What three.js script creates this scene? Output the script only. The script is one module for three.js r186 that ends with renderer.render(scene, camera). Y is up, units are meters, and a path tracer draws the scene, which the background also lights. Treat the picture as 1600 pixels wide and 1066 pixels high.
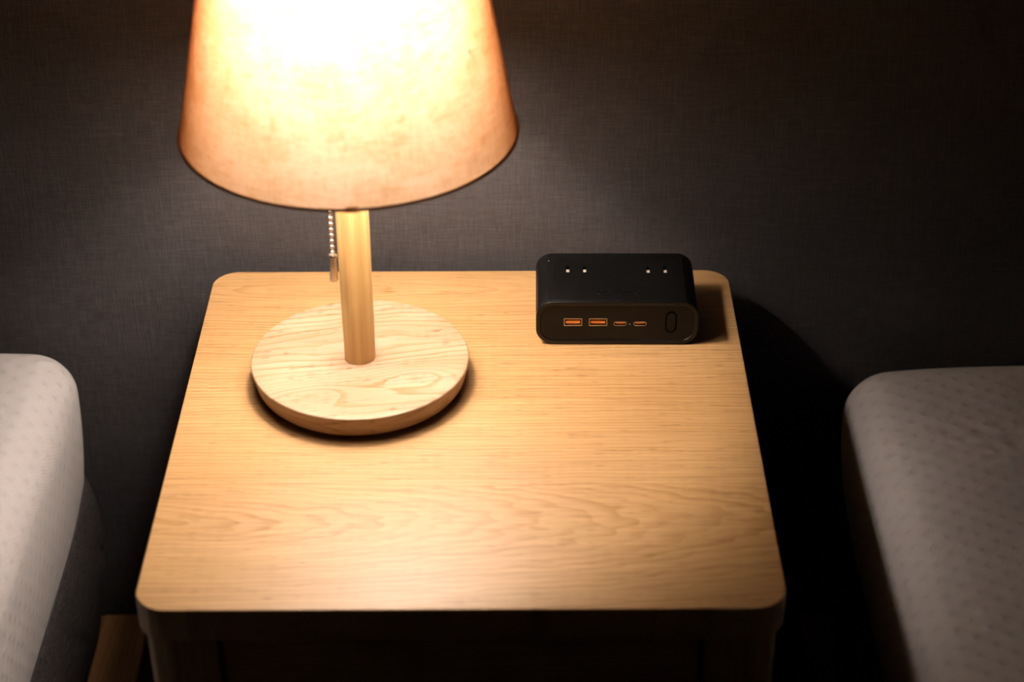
import * as THREE from 'three';
import { mergeGeometries, mergeVertices, toCreasedNormals } from 'three/addons/utils/BufferGeometryUtils.js';
import { RoundedBoxGeometry } from 'three/addons/geometries/RoundedBoxGeometry.js';
import { Brush, Evaluator, SUBTRACTION } from 'three-bvh-csg';

// ---------------------------------------------------------------- camera, light, exposure
const H = 0.5;                                    // height of the nightstand's top above the floor
const scene = new THREE.Scene();
scene.background = new THREE.Color(0x000000);     // a closed room at night

const camera = new THREE.PerspectiveCamera(2 * Math.atan(533 / 3000) * 180 / Math.PI, 1600 / 1066, 0.05, 20);
{
  const yaw = -0.00205343, pitch = 0.57508366, roll = -0.00519831;
  const f = new THREE.Vector3(Math.sin(yaw) * Math.cos(pitch), -Math.sin(pitch), -Math.cos(yaw) * Math.cos(pitch));
  const r0 = new THREE.Vector3(Math.cos(yaw), 0, Math.sin(yaw));
  const u0 = new THREE.Vector3().crossVectors(r0, f);
  camera.up.copy(u0.multiplyScalar(Math.cos(roll)).addScaledVector(r0, -Math.sin(roll)));
  camera.position.set(0.0341403, H + 0.7701028, 1.2895978);
  camera.lookAt(camera.position.clone().add(f));
  camera.focus = 1.42;
  camera.userData.fStop = 4.5;
}
scene.add(camera);

const LAMP = new THREE.Vector3(-0.0760, H, 0.1520);   // where the lamp's base stands
const BULB_Y = 0.316;                                 // bulb's centre above the table
const LIGHT_COLOR = new THREE.Color().setRGB(1.0, 0.84, 0.73);
const LIGHT_POWER = 0.80;                             // candela

const renderer = new THREE.WebGLRenderer({ antialias: true });
renderer.toneMapping = THREE.LinearToneMapping;
renderer.toneMappingExposure = 1.0;
renderer.shadowMap.enabled = true;

// ---------------------------------------------------------------- helpers
const taken = new Map();
function numbered(name) {
  const n = taken.get(name) ?? 0;
  taken.set(name, n + 1);
  return n ? `${name}_${String(n).padStart(3, '0')}` : name;
}
function mesh(name, geometry, material, parent = scene) {
  const m = new THREE.Mesh(geometry, material);
  m.name = name;
  m.castShadow = m.receiveShadow = true;
  parent.add(m);
  return m;
}
function thing(name, label, category, [x, y, z] = [0, 0, 0], group) {
  const o = new THREE.Group();
  o.name = numbered(name);
  o.position.set(x, y, z);
  o.userData = { label, category };
  if (group) o.userData.group = group;
  scene.add(o);
  return o;
}
function structure(name, geometry, material) {
  const m = mesh(name, geometry, material);
  m.userData.kind = 'structure';
  return m;
}
// deterministic value noise
function hash(x, y, s) {
  let h = (Math.imul(x, 374761393) + Math.imul(y, 668265263) + Math.imul(s, 1274126177)) | 0;
  h = Math.imul(h ^ (h >>> 13), 1274126177);
  h = Math.imul(h ^ (h >>> 15), 668265263);
  return ((h ^ (h >>> 16)) >>> 0) / 4294967296;
}
function noise(x, y, s) {
  const xi = Math.floor(x), yi = Math.floor(y), fx = x - xi, fy = y - yi;
  const ux = fx * fx * (3 - 2 * fx), uy = fy * fy * (3 - 2 * fy);
  const a = hash(xi, yi, s), b = hash(xi + 1, yi, s), c = hash(xi, yi + 1, s), d = hash(xi + 1, yi + 1, s);
  return a + (b - a) * ux + (c - a) * uy + (a - b - c + d) * ux * uy;
}
const clamp = (x, a = 0, b = 1) => Math.min(b, Math.max(a, x));
const smooth = (a, b, x) => { const t = clamp((x - a) / (b - a)); return t * t * (3 - 2 * t); };
const mix = (a, b, t) => a + (b - a) * t;
const toSRGB = (c) => (c <= 0.0031308 ? 12.92 * c : 1.055 * Math.pow(c, 1 / 2.4) - 0.055);

// colour (linear r, g, b from fn) and relief (4th value, 0..1) textures computed together
function textures(w, h, fn, wrap = THREE.RepeatWrapping) {
  const col = new Uint8Array(w * h * 4), rel = new Uint8Array(w * h), out = [0, 0, 0, 0];
  for (let j = 0; j < h; j++) for (let i = 0; i < w; i++) {
    fn((i + 0.5) / w, (j + 0.5) / h, out);
    const k = j * w + i;
    for (let c = 0; c < 3; c++) col[4 * k + c] = Math.round(255 * toSRGB(clamp(out[c])));
    col[4 * k + 3] = 255;
    rel[k] = Math.round(255 * clamp(out[3]));
  }
  const map = new THREE.DataTexture(col, w, h, THREE.RGBAFormat), bump = new THREE.DataTexture(rel, w, h, THREE.RedFormat);
  map.colorSpace = THREE.SRGBColorSpace;
  for (const t of [map, bump]) {
    t.wrapS = t.wrapT = wrap;
    t.magFilter = THREE.LinearFilter;
    t.minFilter = THREE.LinearMipmapLinearFilter;
    t.generateMipmaps = true;
    t.needsUpdate = true;
  }
  return { map, bump };
}
function sized(t, w, h) { for (const x of [t.map, t.bump]) x.repeat.set(1 / w, 1 / h); return t; }

// uv by position: uvOf(x, y, z, nx, ny, nz) -> [u, v]; geometry is made non-indexed
function withUV(g, uvOf) {
  if (g.index) g = g.toNonIndexed();
  const p = g.attributes.position, n = p.count, uv = new Float32Array(n * 2);
  const a = new THREE.Vector3(), b = new THREE.Vector3(), c = new THREE.Vector3();
  for (let i = 0; i < n; i += 3) {
    a.fromBufferAttribute(p, i); b.fromBufferAttribute(p, i + 1); c.fromBufferAttribute(p, i + 2);
    const nn = b.clone().sub(a).cross(c.clone().sub(a)).normalize();
    [a, b, c].forEach((q, k) => { const r = uvOf(q.x, q.y, q.z, nn.x, nn.y, nn.z); uv[2 * (i + k)] = r[0]; uv[2 * (i + k) + 1] = r[1]; });
  }
  g.setAttribute('uv', new THREE.BufferAttribute(uv, 2));
  return g;
}
// boards whose grain runs along one axis ('x', 'y' or 'z')
const grainUV = (axis, shift = 0) => (x, y, z, nx, ny, nz) => {
  if (axis === 'x') return [x + shift, (Math.abs(ny) > 0.7 ? z : Math.abs(nx) > 0.7 ? z : y) + shift * 1.7];
  if (axis === 'z') return [z + shift, (Math.abs(ny) > 0.7 ? x : y) + shift * 1.7];
  return [y + shift, (Math.abs(nx) > 0.7 ? z : x) + shift * 1.7];
};
function roundedRect(w, h, r) {           // centred
  const s = new THREE.Shape(), a = w / 2, b = h / 2;
  s.moveTo(-a + r, -b); s.lineTo(a - r, -b); s.absarc(a - r, -b + r, r, -Math.PI / 2, 0);
  s.lineTo(a, b - r); s.absarc(a - r, b - r, r, 0, Math.PI / 2);
  s.lineTo(-a + r, b); s.absarc(-a + r, b - r, r, Math.PI / 2, Math.PI);
  s.lineTo(-a, -b + r); s.absarc(-a + r, -b + r, r, Math.PI, 1.5 * Math.PI);
  return s;
}
// prism of a shape along +z from 0 to depth, edges bevelled inwards
function prism(shape, depth, bevel = 0, curve = 16, steps = 3) {
  const g = bevel
    ? new THREE.ExtrudeGeometry(shape, { depth: depth - 2 * bevel, bevelEnabled: true, bevelSize: bevel, bevelThickness: bevel, bevelOffset: -bevel, bevelSegments: steps, curveSegments: curve })
    : new THREE.ExtrudeGeometry(shape, { depth, bevelEnabled: false, curveSegments: curve });
  return bevel ? g.translate(0, 0, bevel) : g;
}
const creased = (g, a = 0.6) => toCreasedNormals(g, a);
function board(w, h, d, axis, r = 0.0015, shift = 0) { return withUV(new RoundedBoxGeometry(w, h, d, 2, r), grainUV(axis, shift)); }
function lathe(points, seg = 96) { return new THREE.LatheGeometry(points.map(([r, y]) => new THREE.Vector2(r, y)), seg); }

// ---------------------------------------------------------------- wood
// rings of a log whose heart lies `heart` metres under the board and tilts by `tilt`
function oak(u, v, o, out) {
  const warp = noise(u * 9, v * 22, o.seed) - 0.5, warp2 = noise(u * 38, v * 120, o.seed + 1) - 0.5;
  const dv = v - o.v0 + 0.006 * warp, dz = o.heart + o.tilt * u + 0.004 * (noise(u * 14, v * 6, o.seed + 2) - 0.5) + 0.0030 * (noise(u * 55, v * 210, o.seed + 8) - 0.5);
  const r = Math.sqrt(dv * dv + dz * dz) + 0.0014 * warp2;
  const ph = r / o.ring, t = ph - Math.floor(ph), year = hash(Math.floor(ph), 7, o.seed);
  const late = Math.pow(smooth(0.2, 0.93, t), 1.8) * (1 - smooth(0.93, 1, t)) * mix(0.35, 1, year);
  const fibre = noise(u * 26, v * 1500, o.seed + 3), fine = noise(u * 60, v * 3400, o.seed + 4);
  const pore = smooth(0.70, 0.92, noise(u * 110, v * 2600, o.seed + 5)) * smooth(0.25, 0.6, noise(u * 40, v * 420, o.seed + 6));
  const cloud = noise(u * 7, v * 11, o.seed + 7);
  let k = 1.02 - 0.23 * late * o.contrast - 0.26 * (fibre - 0.5) - 0.14 * (fine - 0.5) - 0.34 * pore * o.contrast;
  k *= mix(0.95, 1.05, cloud);
  const red = 0.85 * late * o.contrast + 0.45 * pore + 0.35 * (0.5 - cloud) + 0.3 * (fibre - 0.5);
  out[0] = 0.41 * k; out[1] = 0.242 * k * (1 - 0.12 * red); out[2] = 0.103 * k * (1 - 0.34 * red);
  out[3] = clamp(0.75 - 0.55 * pore - 0.16 * (fibre - 0.5) - 0.1 * late);
}
const STAVES = [
  { upTo: 0.052, v0: 0.028, heart: 0.012, tilt: 0.10, ring: 0.0042, contrast: 0.75, seed: 11 },
  { upTo: 0.176, v0: -0.11, heart: 0.02, tilt: 0.015, ring: 0.0040, contrast: 1.0, seed: 23 },
  { upTo: 0.277, v0: 0.02, heart: 0.05, tilt: -0.02, ring: 0.0036, contrast: 0.95, seed: 37 },
  { upTo: 0.5, v0: 0.3145, heart: 0.036, tilt: 0.135, ring: 0.0040, contrast: 0.9, seed: 53 },
];
const tableWood = textures(2048, 2048, (s, t, out) => {
  const x = (s - 0.5) * 0.4, z = t * 0.4;
  oak(x, z, STAVES.find((q) => z < q.upTo + 0.0006 * (noise(x * 20, 3, 5) - 0.5)), out);
}, THREE.ClampToEdgeWrapping);
const boardWood = sized(textures(1024, 1024, (s, t, out) => oak(s * 0.5, t * 0.2, { v0: -0.05, heart: 0.03, tilt: 0.03, ring: 0.0042, contrast: 0.9, seed: 71 }, out), THREE.MirroredRepeatWrapping), 0.5, 0.2);

// pale rubberwood of the lamp: waves and closed loops of growth rings with short dark pores
function rubberwood(u, v, out, seed) {
  const g = v + 0.16 * u;                                                   // across the grain
  let f = g / 0.0082 + 0.8 * (noise(u * 14, v * 26, seed) - 0.5) + 0.4 * (noise(u * 40, v * 110, seed + 1) - 0.5) + 0.12 * (noise(u * 120, v * 600, seed + 8) - 0.5);
  f += 3.4 * Math.exp(-((u + 0.032) ** 2) / 0.0016 - ((g - 0.040) ** 2) / 0.00026);
  f += 3.6 * Math.exp(-((u - 0.040) ** 2) / 0.0010 - ((g - 0.030) ** 2) / 0.00022);
  f += 1.5 * Math.exp(-((u - 0.010) ** 2) / 0.0020 - ((g + 0.035) ** 2) / 0.0002);
  const t = f - Math.floor(f), year = hash(Math.floor(f), 3, seed);
  const late = smooth(0.55, 0.93, t) * (1 - smooth(0.94, 1, t)) * mix(0.4, 1, year);
  const fibre = noise(u * 40 + g * 20, g * 1500, seed + 2), pore = smooth(0.66, 0.88, noise(u * 150, g * 2300, seed + 3)) * smooth(0.4, 0.7, noise(u * 30, g * 160, seed + 4));
  const cloud = noise(u * 22, g * 60, seed + 5);
  const k = (1 - 0.26 * late - 0.16 * (fibre - 0.5) - 0.42 * pore) * mix(0.88, 1.10, cloud);
  const red = late + 0.6 * pore + 0.5 * (0.5 - cloud);
  out[0] = 0.375 * k; out[1] = 0.248 * k * (1 - 0.13 * red); out[2] = 0.155 * k * (1 - 0.40 * red);
  out[3] = clamp(0.75 - 0.5 * pore - 0.15 * (fibre - 0.5));
}
const baseWood = textures(1024, 1024, (s, t, out) => rubberwood((s - 0.5) * 0.17, (t - 0.5) * 0.17, out, 91), THREE.MirroredRepeatWrapping);
const postWood = textures(256, 1024, (s, t, out) => {                        // s round the post, t up it
  const around = Math.abs(s * 2 - 1) * 0.036, up = t * 0.28;
  const line = noise(around * 420, up * 5, 101), fine = noise(around * 1500, up * 22, 102), wave = noise(around * 120 + up * 2, up * 3, 103);
  const k = 1 - 0.10 * smooth(0.5, 0.9, line) - 0.1 * (fine - 0.5) - 0.06 * wave;
  out[0] = 0.68 * k; out[1] = 0.45 * k * (1 - 0.1 * line); out[2] = 0.185 * k * (1 - 0.22 * line); out[3] = 0.7 - 0.3 * fine;
}, THREE.ClampToEdgeWrapping);

const M = {};
M.tabletop = new THREE.MeshPhysicalMaterial({ map: tableWood.map, bumpMap: tableWood.bump, bumpScale: 0.00010, roughness: 0.47, specularIntensity: 0.8 });
M.oak = new THREE.MeshPhysicalMaterial({ map: boardWood.map, bumpMap: boardWood.bump, bumpScale: 0.00010, roughness: 0.5, specularIntensity: 0.8 });
M.rail = new THREE.MeshPhysicalMaterial({ map: boardWood.map, color: new THREE.Color().setRGB(0.5, 0.42, 0.36), bumpMap: boardWood.bump, bumpScale: 0.0001, roughness: 0.55, specularIntensity: 0.6 });
M.base = new THREE.MeshPhysicalMaterial({ map: baseWood.map, bumpMap: baseWood.bump, bumpScale: 0.00006, roughness: 0.42, specularIntensity: 0.9 });
M.post = new THREE.MeshPhysicalMaterial({ map: postWood.map, bumpMap: postWood.bump, bumpScale: 0.00005, roughness: 0.45, specularIntensity: 0.8 });

// ---------------------------------------------------------------- cloth, wallpaper
const paper = sized(textures(2048, 2048, (s, t, out) => {
  const x = s * 0.45, y = t * 0.45;
  const weft = noise(x * 140, y * 1500, 201), warp = noise(x * 1500, y * 140, 202);
  const slubX = smooth(0.62, 0.95, noise(x * 60, y * 900, 203)), slubY = smooth(0.62, 0.95, noise(x * 900, y * 60, 204));
  const cloud = noise(x * 30, y * 30, 205), grain = hash(Math.floor(s * 2048), Math.floor(t * 2048), 206);
  let k = 0.92 + 0.26 * (weft + warp - 1) + 0.13 * (slubX + slubY) + 0.10 * (cloud - 0.5) + 0.14 * (grain - 0.5);
  k = Math.max(0.2, k);
  out[0] = 0.060 * k; out[1] = 0.0555 * k; out[2] = 0.057 * k;
  out[3] = clamp(0.45 + 0.5 * (weft + warp - 1) + 0.3 * (slubX + slubY));
}, THREE.MirroredRepeatWrapping), 0.45, 0.45);
M.wall = new THREE.MeshPhysicalMaterial({ map: paper.map, bumpMap: paper.bump, bumpScale: 0.00018, roughness: 0.6, specularIntensity: 0.4 });
M.ceiling = new THREE.MeshStandardMaterial({ color: new THREE.Color().setRGB(0.30, 0.29, 0.28), roughness: 0.95 });
M.floor = new THREE.MeshStandardMaterial({ color: new THREE.Color().setRGB(0.06, 0.05, 0.045), roughness: 0.9 });

const linen = sized(textures(2048, 1024, (s, t, out) => {
  const x = s * 0.36, y = t * 0.18;
  const weft = noise(x * 260, y * 1700, 301), warp = noise(x * 1700, y * 260, 302);
  const slub = smooth(0.6, 0.95, noise(x * 130, y * 1100, 303)) + 0.8 * smooth(0.62, 0.95, noise(x * 1100, y * 130, 304));
  const cloud = 0.6 * noise(x * 55, y * 85, 305) + 0.4 * noise(x * 140, y * 230, 306);
  const k = 1.03 + 0.20 * (weft + warp - 1) - 0.16 * slub + 0.36 * (cloud - 0.5);
  out[0] = 0.90 * mix(1, k, 0.7); out[1] = 0.86 * k; out[2] = 0.80 * k * mix(1, k, 0.6);
  out[3] = clamp(0.5 + 0.3 * (weft + warp - 1) + 0.3 * slub);
}, THREE.MirroredRepeatWrapping), 0.36, 0.18);
M.shade = new THREE.MeshPhysicalMaterial({ map: linen.map, bumpMap: linen.bump, bumpScale: 0.00015, roughness: 0.6, transmission: 0.94, thickness: 0.0008, ior: 1.08, specularIntensity: 0.2, attenuationColor: new THREE.Color().setRGB(0.68, 0.485, 0.34), attenuationDistance: 0.0008 });
M.lining = new THREE.MeshPhysicalMaterial({ color: new THREE.Color().setRGB(0.78, 0.77, 0.75), roughness: 0.97, transmission: 0.24, thickness: 0, ior: 1.3, specularIntensity: 0.1, side: THREE.DoubleSide });
M.trim = new THREE.MeshStandardMaterial({ color: new THREE.Color().setRGB(0.42, 0.25, 0.12), roughness: 0.9 });

const knit = sized(textures(1024, 1024, (s, t, out) => {
  const x = s * 4, z = t * 4;                              // four cells of 22 x 17.5 mm each way
  let h = 0;
  for (const [ox, oz] of [[0, 0], [0.5, 0.5]]) {
    const dx = (x - ox - Math.round(x - ox)) * 22, dz = (z - oz - Math.round(z - oz)) * 17.5, d = Math.hypot(dx, dz);
    h -= 0.55 * Math.exp(-(d * d) / 6) + 0.38 * Math.exp(-(d * d) / 30);
  }
  const rib = Math.sin(2 * Math.PI * (s * 56 + 0.35 * Math.sin(2 * Math.PI * t * 24)));
  out[0] = out[1] = out[2] = 0.5;
  out[3] = 0.85 + 0.75 * h + 0.09 * rib;
  const k = 1 + 0.05 * rib + 0.10 * h;
  out[0] = 0.46 * k; out[1] = 0.44 * k; out[2] = 0.435 * k;
}), 0.088, 0.070);
M.knit = new THREE.MeshPhysicalMaterial({ map: knit.map, bumpMap: knit.bump, bumpScale: 0.0015, roughness: 0.9, specularIntensity: 0.3, sheen: 0.3, sheenRoughness: 0.6, sheenColor: new THREE.Color(0.5, 0.5, 0.5) });
const tweed = sized(textures(512, 512, (s, t, out) => {
  const x = s * 0.12, y = t * 0.12;
  const yarn = noise(x * 240, y * 1400, 401), dot = noise(x * 900, y * 1400, 402);
  const k = 0.55 + 0.7 * yarn + 0.5 * smooth(0.6, 0.9, dot);
  out[0] = 0.042 * k; out[1] = 0.037 * k; out[2] = 0.037 * k; out[3] = 0.3 + 0.5 * yarn;
}, THREE.MirroredRepeatWrapping), 0.12, 0.12);
M.tweed = new THREE.MeshPhysicalMaterial({ map: tweed.map, bumpMap: tweed.bump, bumpScale: 0.0003, roughness: 0.95, specularIntensity: 0.2 });
M.tape = new THREE.MeshStandardMaterial({ color: new THREE.Color().setRGB(0.03, 0.028, 0.028), roughness: 0.9 });

// ---------------------------------------------------------------- hard parts
const rgb = (r, g, b) => new THREE.Color().setRGB(r, g, b);
M.black = new THREE.MeshPhysicalMaterial({ color: rgb(0.0028, 0.0026, 0.0026), roughness: 0.44, specularIntensity: 0.26 });
M.panel = new THREE.MeshPhysicalMaterial({ color: rgb(0.004, 0.003, 0.0026), roughness: 0.40, specularIntensity: 0.42 });
M.bezel = new THREE.MeshPhysicalMaterial({ color: rgb(0.003, 0.0028, 0.0028), roughness: 0.30, specularIntensity: 0.7 });
M.gloss = new THREE.MeshPhysicalMaterial({ color: rgb(0.003, 0.003, 0.003), roughness: 0.25, specularIntensity: 0.4 });
M.steel = new THREE.MeshStandardMaterial({ color: rgb(0.55, 0.52, 0.48), roughness: 0.28, metalness: 1 });
M.nickel = new THREE.MeshStandardMaterial({ color: rgb(0.66, 0.57, 0.49), roughness: 0.27, metalness: 1 });
M.brass = new THREE.MeshStandardMaterial({ color: rgb(0.80, 0.74, 0.60), roughness: 0.4, metalness: 0.6 });
M.orange = new THREE.MeshStandardMaterial({ color: rgb(0.90, 0.29, 0.05), roughness: 0.5 });
M.void = new THREE.MeshStandardMaterial({ color: rgb(0.006, 0.005, 0.005), roughness: 0.8 });
M.felt = new THREE.MeshStandardMaterial({ color: rgb(0.01, 0.01, 0.01), roughness: 1 });
M.led = new THREE.MeshStandardMaterial({ color: rgb(0.8, 0.78, 0.75), roughness: 0.4 });
M.white = new THREE.MeshStandardMaterial({ color: rgb(0.75, 0.73, 0.70), roughness: 0.5 });
M.bulb = new THREE.MeshStandardMaterial({ color: rgb(0.8, 0.8, 0.78), roughness: 0.4, emissive: LIGHT_COLOR.clone(), emissiveIntensity: 3 });

// ---------------------------------------------------------------- the room
const WALL_Z = -0.015;
{
  const room = { x0: -2.3, x1: 2.3, z1: 3.4, h: 2.5, t: 0.12 };
  const slab = (x0, x1, y0, y1, z0, z1) => withUV(new THREE.BoxGeometry(x1 - x0, y1 - y0, z1 - z0).translate((x0 + x1) / 2, (y0 + y1) / 2, (z0 + z1) / 2),
    (x, y, z, nx, ny) => (Math.abs(ny) > 0.7 ? [x, z] : Math.abs(nx) > 0.7 ? [z, y] : [x, y]));
  const { x0, x1, z1, h, t } = room;
  structure('wall_back', slab(x0 - t, x1 + t, 0, h, WALL_Z - t, WALL_Z), M.wall);
  structure('wall_left', slab(x0 - t, x0, 0, h, WALL_Z, z1), M.wall);
  structure('wall_right', slab(x1, x1 + t, 0, h, WALL_Z, z1), M.wall);
  structure('wall_front', slab(x0 - t, x1 + t, 0, h, z1, z1 + t), M.wall);
  structure('floor', slab(x0 - t, x1 + t, -t, 0, WALL_Z - t, z1 + t), M.floor);
  structure('ceiling', slab(x0 - t, x1 + t, h, h + t, WALL_Z - t, z1 + t), M.ceiling);
}

// ---------------------------------------------------------------- nightstand
{
  const t = thing('nightstand', 'square oak nightstand with a round-cornered top, standing between the two mattresses', 'nightstand', [0, 0, 0.2005]);
  const TOP = 0.0245, W = 0.4, D = 0.401;
  let top = prism(roundedRect(W, D, 0.020), TOP, 0.0012, 24).rotateX(-Math.PI / 2).translate(0, H - TOP, 0);
  top = creased(withUV(top, (x, y, z, nx, ny) => [(x + 0.2) / 0.4, (z + 0.2005) / 0.4 + (Math.abs(ny) > 0.5 ? 0 : (H - y) / 0.4)]), 0.5);
  mesh('tabletop', top, M.tabletop, t);
  const legH = H - TOP, a = 0.046, inset = 0.0035;
  const legShape = new THREE.Shape();                      // the outer corner is rounded like the top's
  { const r = 0.018; legShape.moveTo(0, 0); legShape.lineTo(a, 0); legShape.lineTo(a, a - r); legShape.absarc(a - r, a - r, r, 0, Math.PI / 2); legShape.lineTo(0, a); legShape.closePath(); }
  const legGeo = creased(withUV(prism(legShape, legH, 0.0008, 12).rotateX(-Math.PI / 2), grainUV('y')), 0.5);
  const ox = W / 2 - inset - a, oz = D / 2 - inset - a;
  for (const [sx, sz, rot] of [[1, 1, -Math.PI / 2], [1, -1, 0], [-1, -1, Math.PI / 2], [-1, 1, Math.PI]]) {
    const l = mesh('leg', legGeo, M.oak, t);
    l.rotation.y = rot;
    l.position.set(sx * ox, 0, sz * oz);
  }
  for (const s of [-1, 1]) mesh('side_panel', board(0.014, 0.20, 2 * oz, 'z', 0.001, 0.1).translate(s * (W / 2 - inset - 0.012), legH - 0.10, 0), M.oak, t);
  mesh('back_panel', board(2 * ox, 0.20, 0.012, 'x', 0.001, 0.2).translate(0, legH - 0.10, -D / 2 + inset + 0.012), M.oak, t);
  mesh('shelf', board(2 * ox + 0.02, 0.016, 2 * oz + 0.02, 'x', 0.001, 0.3).translate(0, 0.12, 0), M.oak, t);
  const dr = mesh('drawer', board(2 * ox - 0.004, 0.150, 0.018, 'x', 0.0015, 0.4).translate(0, legH - 0.079, D / 2 - inset - 0.012), M.oak, t);
  mesh('drawer_box', mergeGeometries([
    new THREE.BoxGeometry(0.012, 0.11, 0.28).translate(-ox + 0.012, legH - 0.08, 0.02), new THREE.BoxGeometry(0.012, 0.11, 0.28).translate(ox - 0.012, legH - 0.08, 0.02),
    new THREE.BoxGeometry(2 * ox - 0.024, 0.008, 0.28).translate(0, legH - 0.13, 0.02), new THREE.BoxGeometry(2 * ox - 0.036, 0.11, 0.012).translate(0, legH - 0.08, -0.114)]), M.oak, dr);
  mesh('knob', lathe([[0.0001, 0], [0.006, 0], [0.006, 0.008], [0.012, 0.014], [0.013, 0.02], [0.0001, 0.022]], 32).rotateX(Math.PI / 2).translate(0, legH - 0.079, D / 2 - inset - 0.003), M.oak, dr);
}

// ---------------------------------------------------------------- table lamp
{
  const t = thing('table_lamp', 'wooden table lamp with a round base and a glowing beige linen shade', 'lamp', LAMP.toArray());
  // round base: undercut side, softly broken upper edge
  const R = 0.0773, prof = [[0.0001, 0.002], [0.066, 0.002], [0.0705, 0.0024], [0.0728, 0.0036], [0.0744, 0.0062]];
  for (let i = 1; i <= 6; i++) prof.push([mix(0.0744, R, i / 6), mix(0.0062, 0.0187, i / 6)]);
  for (let i = 1; i <= 4; i++) { const q = i / 4 * Math.PI / 2; prof.push([R - 0.0011 * (1 - Math.cos(q)), 0.0187 + 0.0013 * Math.sin(q)]); }
  for (let i = 1; i <= 8; i++) prof.push([mix(R - 0.0011, 0.0001, i / 8), 0.02]);
  const baseG = creased(withUV(lathe(prof, 160), (x, y, z, nx, ny) => {
    if (Math.abs(ny) > 0.6) return [x / 0.17 + 0.5, z / 0.17 + 0.5];
    return [Math.atan2(x, z) * R / 0.17 + 0.5, (0.0773 + 0.02 - y) / 0.17 + 0.5];
  }), 0.5);
  mesh('base', baseG, M.base, t);
  mesh('foot_pad', lathe([[0.0001, 0], [0.060, 0], [0.060, 0.0021], [0.0001, 0.0021]], 64), M.felt, t);
  // post
  const postTop = 0.262, pp = [[0.0001, 0.0195], [0.0104, 0.0195], [0.0109, 0.0203], [0.0112, 0.05], [0.0114, postTop - 0.001], [0.0108, postTop], [0.0001, postTop]];
  const post = lathe(pp, 64);
  { const p = post.attributes.position, uv = post.attributes.uv; for (let i = 0; i < p.count; i++) uv.setXY(i, uv.getX(i), clamp(p.getY(i) / 0.28)); }
  mesh('post', creased(post.toNonIndexed(), 0.6), M.post, t);
  mesh('collar', lathe([[0.0001, postTop], [0.013, postTop], [0.013, postTop + 0.004], [0.0001, postTop + 0.004]], 48), M.nickel, t);
  mesh('socket', creased(lathe([[0.0001, postTop + 0.004], [0.012, postTop + 0.004], [0.0135, postTop + 0.007], [0.0135, postTop + 0.024], [0.0001, postTop + 0.024]], 48).toNonIndexed(), 0.6), M.white, t);
  const bulbY = BULB_Y, bp = [[0.0001, bulbY - 0.031], [0.0125, bulbY - 0.0305]];
  for (let i = 2; i <= 20; i++) { const q = -Math.PI / 2 + Math.PI * i / 20; bp.push([Math.max(0.0001, 0.029 * Math.cos(q)), bulbY + 0.029 * Math.sin(q)]); }
  mesh('light_bulb', lathe(bp, 48), M.bulb, t);
  // shade, leaning very slightly
  const y0 = 0.2003, R0 = 0.1113, hS = 0.185, k = 0.1936, sp = [];
  for (let i = 0; i <= 40; i++) { const y = hS * i / 40; sp.push([R0 - k * y, y]); }
  const cloth = 0.0008, shell = [...sp, ...[...sp].reverse().map(([r, y]) => [r - cloth, y]), sp[0]];
  const sg = creased(new THREE.LatheGeometry(shell.map(([r, y]) => new THREE.Vector2(r, y)), 160).toNonIndexed(), 0.6);
  { const p = sg.attributes.position, uv = sg.attributes.uv; for (let i = 0; i < p.count; i++) uv.setXY(i, uv.getX(i) * 0.63 - 0.135, p.getY(i)); }
  sg.rotateY(Math.PI);                       // the cloth's joint lies at the back
  const shade = mesh('lamp_shade', sg, M.shade, t);
  shade.position.set(0.0012, y0, 0);
  shade.rotation.z = -0.0074;
  mesh('lining', new THREE.LatheGeometry(sp.map(([r, y]) => new THREE.Vector2(r - 0.0020, y)), 160), M.lining, shade);
  mesh('rim_trim', new THREE.TorusGeometry(R0, 0.0011, 10, 160).rotateX(Math.PI / 2), M.trim, shade);
  mesh('rim_trim', new THREE.TorusGeometry(R0 - k * hS, 0.0011, 10, 128).rotateX(Math.PI / 2).translate(0, hS, 0), M.trim, shade);
  { // fold where the fabric's edge tape ends, on the side towards the bed foot
    const g = new RoundedBoxGeometry(0.0070, 0.0042, 0.0008, 3, 0.00035).rotateX(-0.19).translate(0, 0.0008, R0 + 0.0010);
    const f = mesh('rim_fold', g, M.shade, shade);
    f.rotation.y = 0.085;
  }
  { // ring and spokes that carry the shade on the socket
    const ringY = 0.078, arms = [new THREE.TorusGeometry(0.0145, 0.0011, 8, 48).rotateX(Math.PI / 2).translate(0, ringY, 0)];
    for (let i = 0; i < 3; i++) {
      const len = R0 - k * ringY - 0.0145 - 0.0024;
      arms.push(new THREE.CylinderGeometry(0.0009, 0.0009, len, 10).rotateZ(Math.PI / 2).translate(0.0145 + len / 2, ringY, 0).rotateY(i * 2 * Math.PI / 3 + 1.55));
    }
    mesh('shade_carrier', mergeGeometries(arms), M.white, shade);
  }
  // pull chain: cord of beads from the socket, ending in a small metal bell
  const cx = -0.0139, cz = 0.010, bellTop = 0.1098, cordTop = postTop + 0.012;
  const chain = mesh('pull_chain', new THREE.CylinderGeometry(0.0005, 0.0005, cordTop - bellTop, 8).translate(cx, (cordTop + bellTop) / 2, cz), M.nickel, t);
  const beadG = new THREE.SphereGeometry(0.00175, 20, 14);
  for (let y = bellTop + 0.0018; y < cordTop; y += 0.00445) mesh('bead', beadG, M.nickel, chain).position.set(cx, y, cz);
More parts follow.
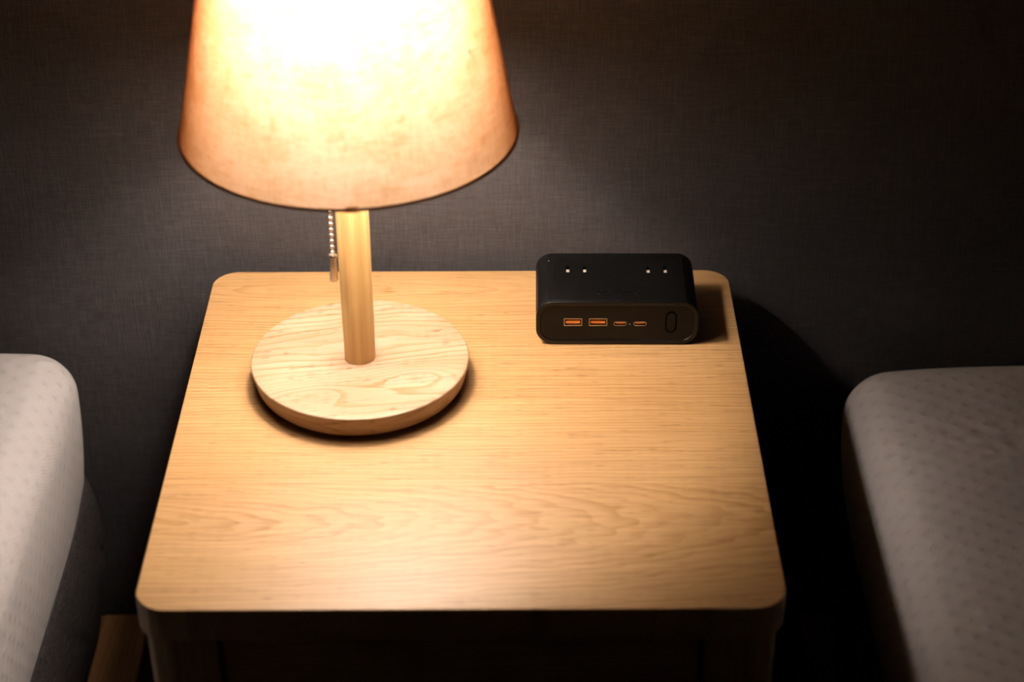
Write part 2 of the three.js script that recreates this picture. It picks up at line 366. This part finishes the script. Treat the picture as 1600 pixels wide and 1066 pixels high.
  mesh('bell', creased(lathe([[0.0001, bellTop - 0.0205], [0.0024, bellTop - 0.0205], [0.0029, bellTop - 0.0198], [0.0029, bellTop - 0.018], [0.0022, bellTop - 0.0035], [0.0021, bellTop - 0.0025], [0.0030, bellTop - 0.0018], [0.0031, bellTop - 0.0008], [0.0024, bellTop + 0.0003], [0.0001, bellTop + 0.0006]], 32).toNonIndexed(), 0.7).translate(cx, 0, cz), M.nickel, chain);
  // the bulb's light
  const lamp = new THREE.PointLight(LIGHT_COLOR, LIGHT_POWER, 0, 2);
  lamp.name = 'bulb_light';
  lamp.position.set(0, bulbY, 0);
  lamp.castShadow = true;
  lamp.shadow.radius = 1.4;
  lamp.shadow.mapSize.set(2048, 2048);
  lamp.shadow.camera.near = 0.03;
  lamp.shadow.camera.far = 6;
  t.add(lamp);
}

// ---------------------------------------------------------------- charging station
{
  const W = 0.1185, HH = 0.0362, D = 0.0708, R = 0.0128, X0 = 0.1085, ZF = 0.1072;
  const t = thing('charging_station', 'black box charger with two orange wide ports and two small ports, standing on the nightstand', 'charger', [X0, H, ZF]);
  t.rotation.y = -0.011;
  // local frame: x across, y up from the table, z = 0 at the front face, body behind it
  const B = 0.0006;                                                   // stands on thin feet
  const outer = prism(roundedRect(W, HH, R), D - 0.0022, 0.0009, 20).translate(0, HH / 2 + B, -D);
  const ev = new Evaluator();
  ev.useGroups = false;
  let body = new Brush(outer);
  body.updateMatrixWorld();
  const cut = (g) => { const b = new Brush(g); b.updateMatrixWorld(); body = ev.evaluate(body, b, SUBTRACTION); };
  const inner = () => roundedRect(W - 0.0066, HH - 0.0066, R - 0.0033);
  cut(prism(inner(), 0.006, 0, 20).translate(0, HH / 2 + B, -0.0026));
  const ports = [['a', -0.0322, 0.0191], ['a', -0.0139, 0.0191], ['c', 0.0022, 0.0179], ['c', 0.0167, 0.0179]];
  const holeOf = (kind) => (kind === 'a' ? roundedRect(0.0134, 0.0064, 0.0006) : roundedRect(0.0094, 0.0037, 0.00184));
  for (const [kind, x, y] of ports) cut(prism(holeOf(kind), 0.012, 0, 8).translate(x, y, -0.0125));
  const btn = [0.0394, 0.0191];
  cut(prism(roundedRect(0.0084, 0.0186, 0.0042), 0.010, 0, 12).translate(btn[0], btn[1], -0.0095));
  const slots = [[-0.0356, -0.0468], [-0.0230, -0.0468], [0.0241, -0.0463], [0.0369, -0.0463]];
  for (const [x, z] of slots) cut(new THREE.BoxGeometry(0.0027, 0.012, 0.0090).translate(x, HH + B, z));
  const bg = body.geometry.clone();
  mesh('housing', creased(bg.index ? bg.toNonIndexed() : bg, 0.6), M.black, t);
  const rim = roundedRect(W, HH, R);
  rim.holes.push(new THREE.Path(inner().getPoints(20)));
  mesh('front_bezel', creased(prism(rim, 0.0031, 0.0009, 20, 4), 0.6).translate(0, HH / 2 + B, -0.0031), M.bezel, t);
  // recessed front panel with openings
  const ps = roundedRect(W - 0.0067, HH - 0.0067, R - 0.00335);
  for (const [kind, x, y] of ports) {
    const h = holeOf(kind).getPoints(8).map((p) => new THREE.Vector2(p.x + x, p.y + y - HH / 2 - B));
    ps.holes.push(new THREE.Path(h));
  }
  ps.holes.push(new THREE.Path(roundedRect(0.0084, 0.0186, 0.0042).getPoints(12).map((p) => new THREE.Vector2(p.x + btn[0], p.y + btn[1] - HH / 2 - B))));
  mesh('front_panel', creased(prism(ps, 0.0016, 0, 20), 0.6).translate(0, HH / 2 + B, -0.00255), M.panel, t);
  // ports: metal shell, orange tongue, contacts
  const ringShape = (o, i) => { o.holes.push(new THREE.Path(i.getPoints(8))); return o; };
  for (const [kind, x, y] of ports) {
    const shell = kind === 'a' ? ringShape(roundedRect(0.0133, 0.0063, 0.0006), roundedRect(0.0124, 0.0054, 0.0004)) : ringShape(roundedRect(0.0093, 0.0036, 0.0018), roundedRect(0.0086, 0.0029, 0.00145));
    const p = mesh(kind === 'a' ? 'wide_port' : 'small_port', creased(prism(shell, 0.0105, 0, 8), 0.6).translate(x, y, -0.0113), M.steel, t);
    if (kind === 'a') {
      mesh('tongue', new RoundedBoxGeometry(0.0108, 0.0021, 0.0095, 2, 0.0002).translate(x, y - 0.0006, -0.0065), M.orange, p);
      for (let i = 0; i < 4; i++) mesh('contact', new THREE.BoxGeometry(0.0013, 0.0005, 0.004).translate(x + (i - 1.5) * 0.0024, y + 0.0020, -0.0052), M.orange, p);
      mesh('port_back', new THREE.BoxGeometry(0.0124, 0.0054, 0.0004).translate(x, y, -0.0115), M.void, p);
    } else {
      mesh('tongue', new RoundedBoxGeometry(0.0068, 0.0010, 0.0092, 2, 0.0002).translate(x, y + 0.0002, -0.0060), M.orange, p);
      mesh('port_back', new THREE.BoxGeometry(0.0082, 0.0029, 0.0004).translate(x, y, -0.0115), M.void, p);
    }
  }
  // rocker button
  {
    const b = mesh('button', creased(prism(roundedRect(0.0068, 0.0168, 0.0034), 0.0055, 0.0006, 16), 0.6).rotateX(0.05).translate(btn[0], btn[1], -0.0068), M.gloss, t);
    mesh('button_mark', new THREE.TorusGeometry(0.0012, 0.00022, 8, 24).rotateX(0.05).translate(btn[0], btn[1] + 0.0042, -0.0011), M.panel, b);
    mesh('button_mark', new THREE.BoxGeometry(0.0004, 0.0018, 0.0003).rotateX(0.05).translate(btn[0], btn[1] + 0.0006, -0.0013), M.panel, b);
  }
  // outlet contacts down in the slots
  for (const [x, z] of slots) mesh('outlet_contact', new RoundedBoxGeometry(0.0024, 0.0040, 0.0046, 2, 0.0003).translate(x, HH + B - 0.0025, z + 0.0020), M.brass, t);
  // lights that show the state: a speck on top and one between the small ports
  mesh('indicator_light', new THREE.CylinderGeometry(0.0003, 0.0003, 0.0004, 12).translate(-0.0497, HH + B + 0.00005, -0.0587), M.led, t);
  mesh('indicator_light', new THREE.CylinderGeometry(0.0003, 0.0003, 0.0004, 12).rotateX(Math.PI / 2).translate(0.0093, 0.0174, -0.00095), M.led, t);
  // shallow emblem, row of small letters and a second round emblem on the top, black on black
  {
    const yT = HH + B, zL = -0.0141, ring = (x, r, w) => new THREE.TorusGeometry(r, w, 6, 32).rotateX(Math.PI / 2).scale(1, 0.5, 1).translate(x, yT, zL);
    const bar = (x, dz, w, l, a = 0) => new RoundedBoxGeometry(w, 0.0005, l, 1, 0.0001).rotateY(a).translate(x, yT, zL + dz);
    mesh('emblem', mergeGeometries([ring(-0.0123, 0.0024, 0.00045), bar(-0.0123, 0, 0.0008, 0.0042, -0.9)].map((g) => (g.index ? g.toNonIndexed() : g))), M.gloss, t);
    const glyphs = [];
    for (let i = 0; i < 7; i++) {
      const x = -0.0076 + i * 0.0029;
      if (i === 1 || i === 4) glyphs.push(ring(x, 0.00095, 0.00026));
      else { glyphs.push(bar(x - 0.0008, 0, 0.0004, 0.0026), bar(x, -0.0010, 0.0018, 0.0004)); if (i % 3 !== 2) glyphs.push(bar(x + 0.0008, 0.0002, 0.0004, 0.0022)); }
    }
    mesh('lettering', mergeGeometries(glyphs.map((g) => (g.index ? g.toNonIndexed() : g))), M.gloss, t);
    mesh('emblem', mergeGeometries([ring(0.0147, 0.0021, 0.0004), bar(0.0152, -0.0006, 0.0008, 0.0022, 0.5)].map((g) => (g.index ? g.toNonIndexed() : g))), M.gloss, t);
  }
  for (const [x, z] of [[-0.045, -0.008], [0.045, -0.008], [-0.045, -0.062], [0.045, -0.062]]) mesh('foot', new THREE.CylinderGeometry(0.004, 0.004, 0.0012, 20).translate(x, 0.0006, z), M.felt, t);
}

// ---------------------------------------------------------------- beds
// A surface swept round a rounded rectangle (half sizes a, b, corner radius rc): profile = [inset, y, arc length] from the middle outwards.
function sweep(a, b, rc, profile, wave) {
  const plan = [], edge = (x0, z0, x1, z1, nx, nz, n) => { for (let i = 0; i < n; i++) { const t = i / n; plan.push([mix(x0, x1, t), mix(z0, z1, t), nx, nz]); } };
  const arc = (cx, cz, a0) => { for (let i = 0; i < 18; i++) { const q = a0 + i / 18 * Math.PI / 2; plan.push([cx + rc * Math.cos(q), cz + rc * Math.sin(q), Math.cos(q), Math.sin(q)]); } };
  edge(a, -(b - rc), a, b - rc, 1, 0, 220); arc(a - rc, b - rc, 0);
  edge(a - rc, b, -(a - rc), b, 0, 1, 60); arc(-(a - rc), b - rc, Math.PI / 2);
  edge(-a, b - rc, -a, -(b - rc), -1, 0, 220); arc(-(a - rc), -(b - rc), Math.PI);
  edge(-(a - rc), -b, a - rc, -b, 0, -1, 60); arc(a - rc, -(b - rc), 1.5 * Math.PI);
  plan.push(plan[0]);
  const pos = [], uv = [], idx = [], n = plan.length;
  let along = 0;
  for (let i = 0; i < n; i++) {
    const [x, z, nx, nz] = plan[i];
    if (i) along += Math.hypot(x - plan[i - 1][0], z - plan[i - 1][1]);
    for (const [d, y, s] of profile) {
      const dd = d - (wave ? wave(along, y) : 0);
      let px, pz;
      if (dd <= rc) { px = x - nx * dd; pz = z - nz * dd; } else { px = clamp(x, -(a - dd), a - dd); pz = clamp(z, -(b - dd), b - dd); }
      pos.push(px, y, pz);
      if (s === null) uv.push(along, y); else if (s <= 0) uv.push(px, pz); else uv.push(x - nx * profile.edge + nx * s, z - nz * profile.edge + nz * s);
    }
  }
  const m = profile.length;
  for (let i = 0; i < n - 1; i++) for (let j = 0; j < m - 1; j++) { const p = i * m + j, q = p + m; idx.push(p, p + 1, q, q, p + 1, q + 1); }
  const g = new THREE.BufferGeometry();
  g.setAttribute('position', new THREE.Float32BufferAttribute(pos, 3));
  g.setAttribute('uv', new THREE.Float32BufferAttribute(uv, 2));
  g.setIndex(idx);
  g.computeVertexNormals();
  { // one normal where the sweep closes
    const nn = g.attributes.normal;
    for (let j = 0; j < m; j++) { const k = (n - 1) * m + j, v = new THREE.Vector3(nn.getX(j) + nn.getX(k), nn.getY(j) + nn.getY(k), nn.getZ(j) + nn.getZ(k)).normalize(); nn.setXYZ(j, v.x, v.y, v.z); nn.setXYZ(k, v.x, v.y, v.z); }
  }
  return g;
}
function coverProfile(top, seam, bulge) {
  const p = [], rt = 0.034, rv = 0.037, yAt = () => top;
  for (const d of [0.499, 0.4, 0.3, 0.22, 0.17, 0.14, 0.12, 0.105, 0.09, 0.08, 0.07, 0.06, 0.05, 0.042]) p.push([d, yAt(d), 0]);
  const y1 = yAt(rt);
  let s = 0, last = null;
  for (let i = 0; i <= 18; i++) {
    const q = i / 18 * Math.PI / 2, d = rt * (1 - Math.sin(q)), y = y1 - rv * (1 - Math.cos(q));
    if (last) s += Math.hypot(d - last[0], y - last[1]);
    last = [d, y];
    p.push([d, y, s]);
  }
  const ya = y1 - rv;
  for (let i = 1; i <= 10; i++) {
    const t = i / 10, d = bulge * t * t, y = mix(ya, seam, t);
    s += Math.hypot(d - last[0], y - last[1]); last = [d, y];
    p.push([d, y, s]);
  }
  p.edge = rt;
  return p;
}
// the top sags towards the long sides, and the seam rises a little at the corners
function settle(g, a, b, lo, hi, sag, upper) {
  const p = g.attributes.position;
  for (let i = 0; i < p.count; i++) {
    const x = p.getX(i), y = p.getY(i), z = p.getZ(i), w = clamp((y - lo) / (hi - lo));
    const corner = 0.020 * Math.exp(-(((a - Math.abs(x)) ** 2) + ((b - Math.abs(z)) ** 2)) / 0.0035);
    p.setY(i, upper ? y - sag * Math.exp(-(a - Math.abs(x)) / 0.05) * w + corner * (1 - w) : y + corner * w);
  }
  g.computeVertexNormals();
  return g;
}
function makeMattress(name, label, [x, z], W, L, top, seam, bottom, droop) {
  // y of the group is the mattress's underside
  const t = thing(name, label, 'mattress', [x, bottom, z], 'mattresses beside the nightstand');
  const a = W / 2, b = L / 2, rc = 0.036;
  mesh('top_cover', settle(sweep(a, b, rc, coverProfile(top - bottom, seam - bottom, 0.006)), a, b, seam - bottom, top - bottom, droop, true), M.knit, t);
  const prof = [], hB = seam - bottom;
  for (let i = 0; i <= 36; i++) {
    const q = i / 36, y = hB * (1 - q);
    prof.push([0.0075 - 0.0105 * Math.sin(Math.PI * Math.pow(q, 0.62)) + 0.007 * q * q * q, y, null]);
  }
  prof.push([0.04, 0.0, null], [0.12, 0, null], [0.3, 0, null], [a - 0.001, 0, null]);
  prof.edge = 0;
  // large quilted leaves: shallow stitched lines that swing and cross
  const quilt = (s, y) => {
    if (y <= 0.0005 || y > hB - 0.004) return 0;
    const v = y / hB, soft = smooth(0, 0.12, v) * smooth(1, 0.88, v), w1 = s / 0.105 + 0.32 * Math.sin(v * 5.2), w2 = s / 0.105 - 0.32 * Math.sin(v * 5.2) + 0.5;
    const g = (w) => { const d = Math.abs(w - Math.round(w)) * 0.105; return Math.exp(-(d * d) / 0.00001); };
    return -0.0020 * soft * Math.max(g(w1), g(w2));
  };
  mesh('border', settle(sweep(a, b, rc, prof, quilt), a, b, 0, hB, 0, false), M.tweed, t);
  const tape = [];
  for (let i = 0; i <= 8; i++) { const q = i / 8 * Math.PI * 2; tape.push([0.0062 - 0.0013 * Math.cos(q), hB + 0.0016 * Math.sin(q), null]); }
  tape.edge = 0;
  mesh('seam_piping', settle(sweep(a, b, rc, tape), a, b, 0, hB, 0, false), M.tape, t);
  return t;
}
function makeBedFrame(label, [x, z], W, L, railTop) {
  // W, L: outer size; the rails' top at railTop
  const t = thing('bed_frame', label, 'bed frame', [x, 0, z], 'bed frames beside the nightstand');
  const rw = 0.042, rh = 0.10, yc = railTop - rh / 2;
  for (const s of [-1, 1]) mesh('side_rail', board(rw, rh, L, 'z', 0.0025, 0.2 + s * 0.07).translate(s * (W / 2 - rw / 2), yc, 0), M.rail, t);
  for (const s of [-1, 1]) mesh('end_rail', board(W - 2 * rw, rh, rw, 'x', 0.0025, 0.4 + s * 0.05).translate(0, yc, s * (L / 2 - rw / 2)), M.rail, t);
  for (let i = 0; i < 12; i++) mesh('slat', board(W - 2 * rw, 0.018, 0.08, 'x', 0.002, i * 0.07).translate(0, railTop - 0.009, -L / 2 + rw + 0.06 + i * (L - 2 * rw - 0.12) / 11), M.rail, t);
  for (const sx of [-1, 1]) for (const sz of [-1, 1]) mesh('leg', board(0.05, railTop - rh, 0.05, 'y', 0.002, 0.1).translate(sx * (W / 2 - 0.026), (railTop - rh) / 2, sz * (L / 2 - 0.026)), M.rail, t);
  return t;
}
const RAIL = H - 0.355;
makeMattress('mattress', 'white quilted mattress with a dark grey border, left of the nightstand', [-0.315 - 0.49, 0.99], 0.98, 1.99, H - 0.0615, H - 0.200, RAIL, 0.006);
makeMattress('mattress', 'dimly lit white quilted mattress right of the nightstand, beside the black charger', [0.297 + 0.49, 0.99], 0.98, 1.99, H - 0.0778, H - 0.205, RAIL, 0.015);
makeBedFrame('oak bed frame under the left mattress, its rail showing beside the nightstand', [-0.289 - 0.51, 0.995], 1.02, 2.0, RAIL);
makeBedFrame('oak bed frame under the dimly lit right mattress', [0.283 + 0.495, 0.995], 0.99, 2.0, RAIL);

renderer.render(scene, camera);
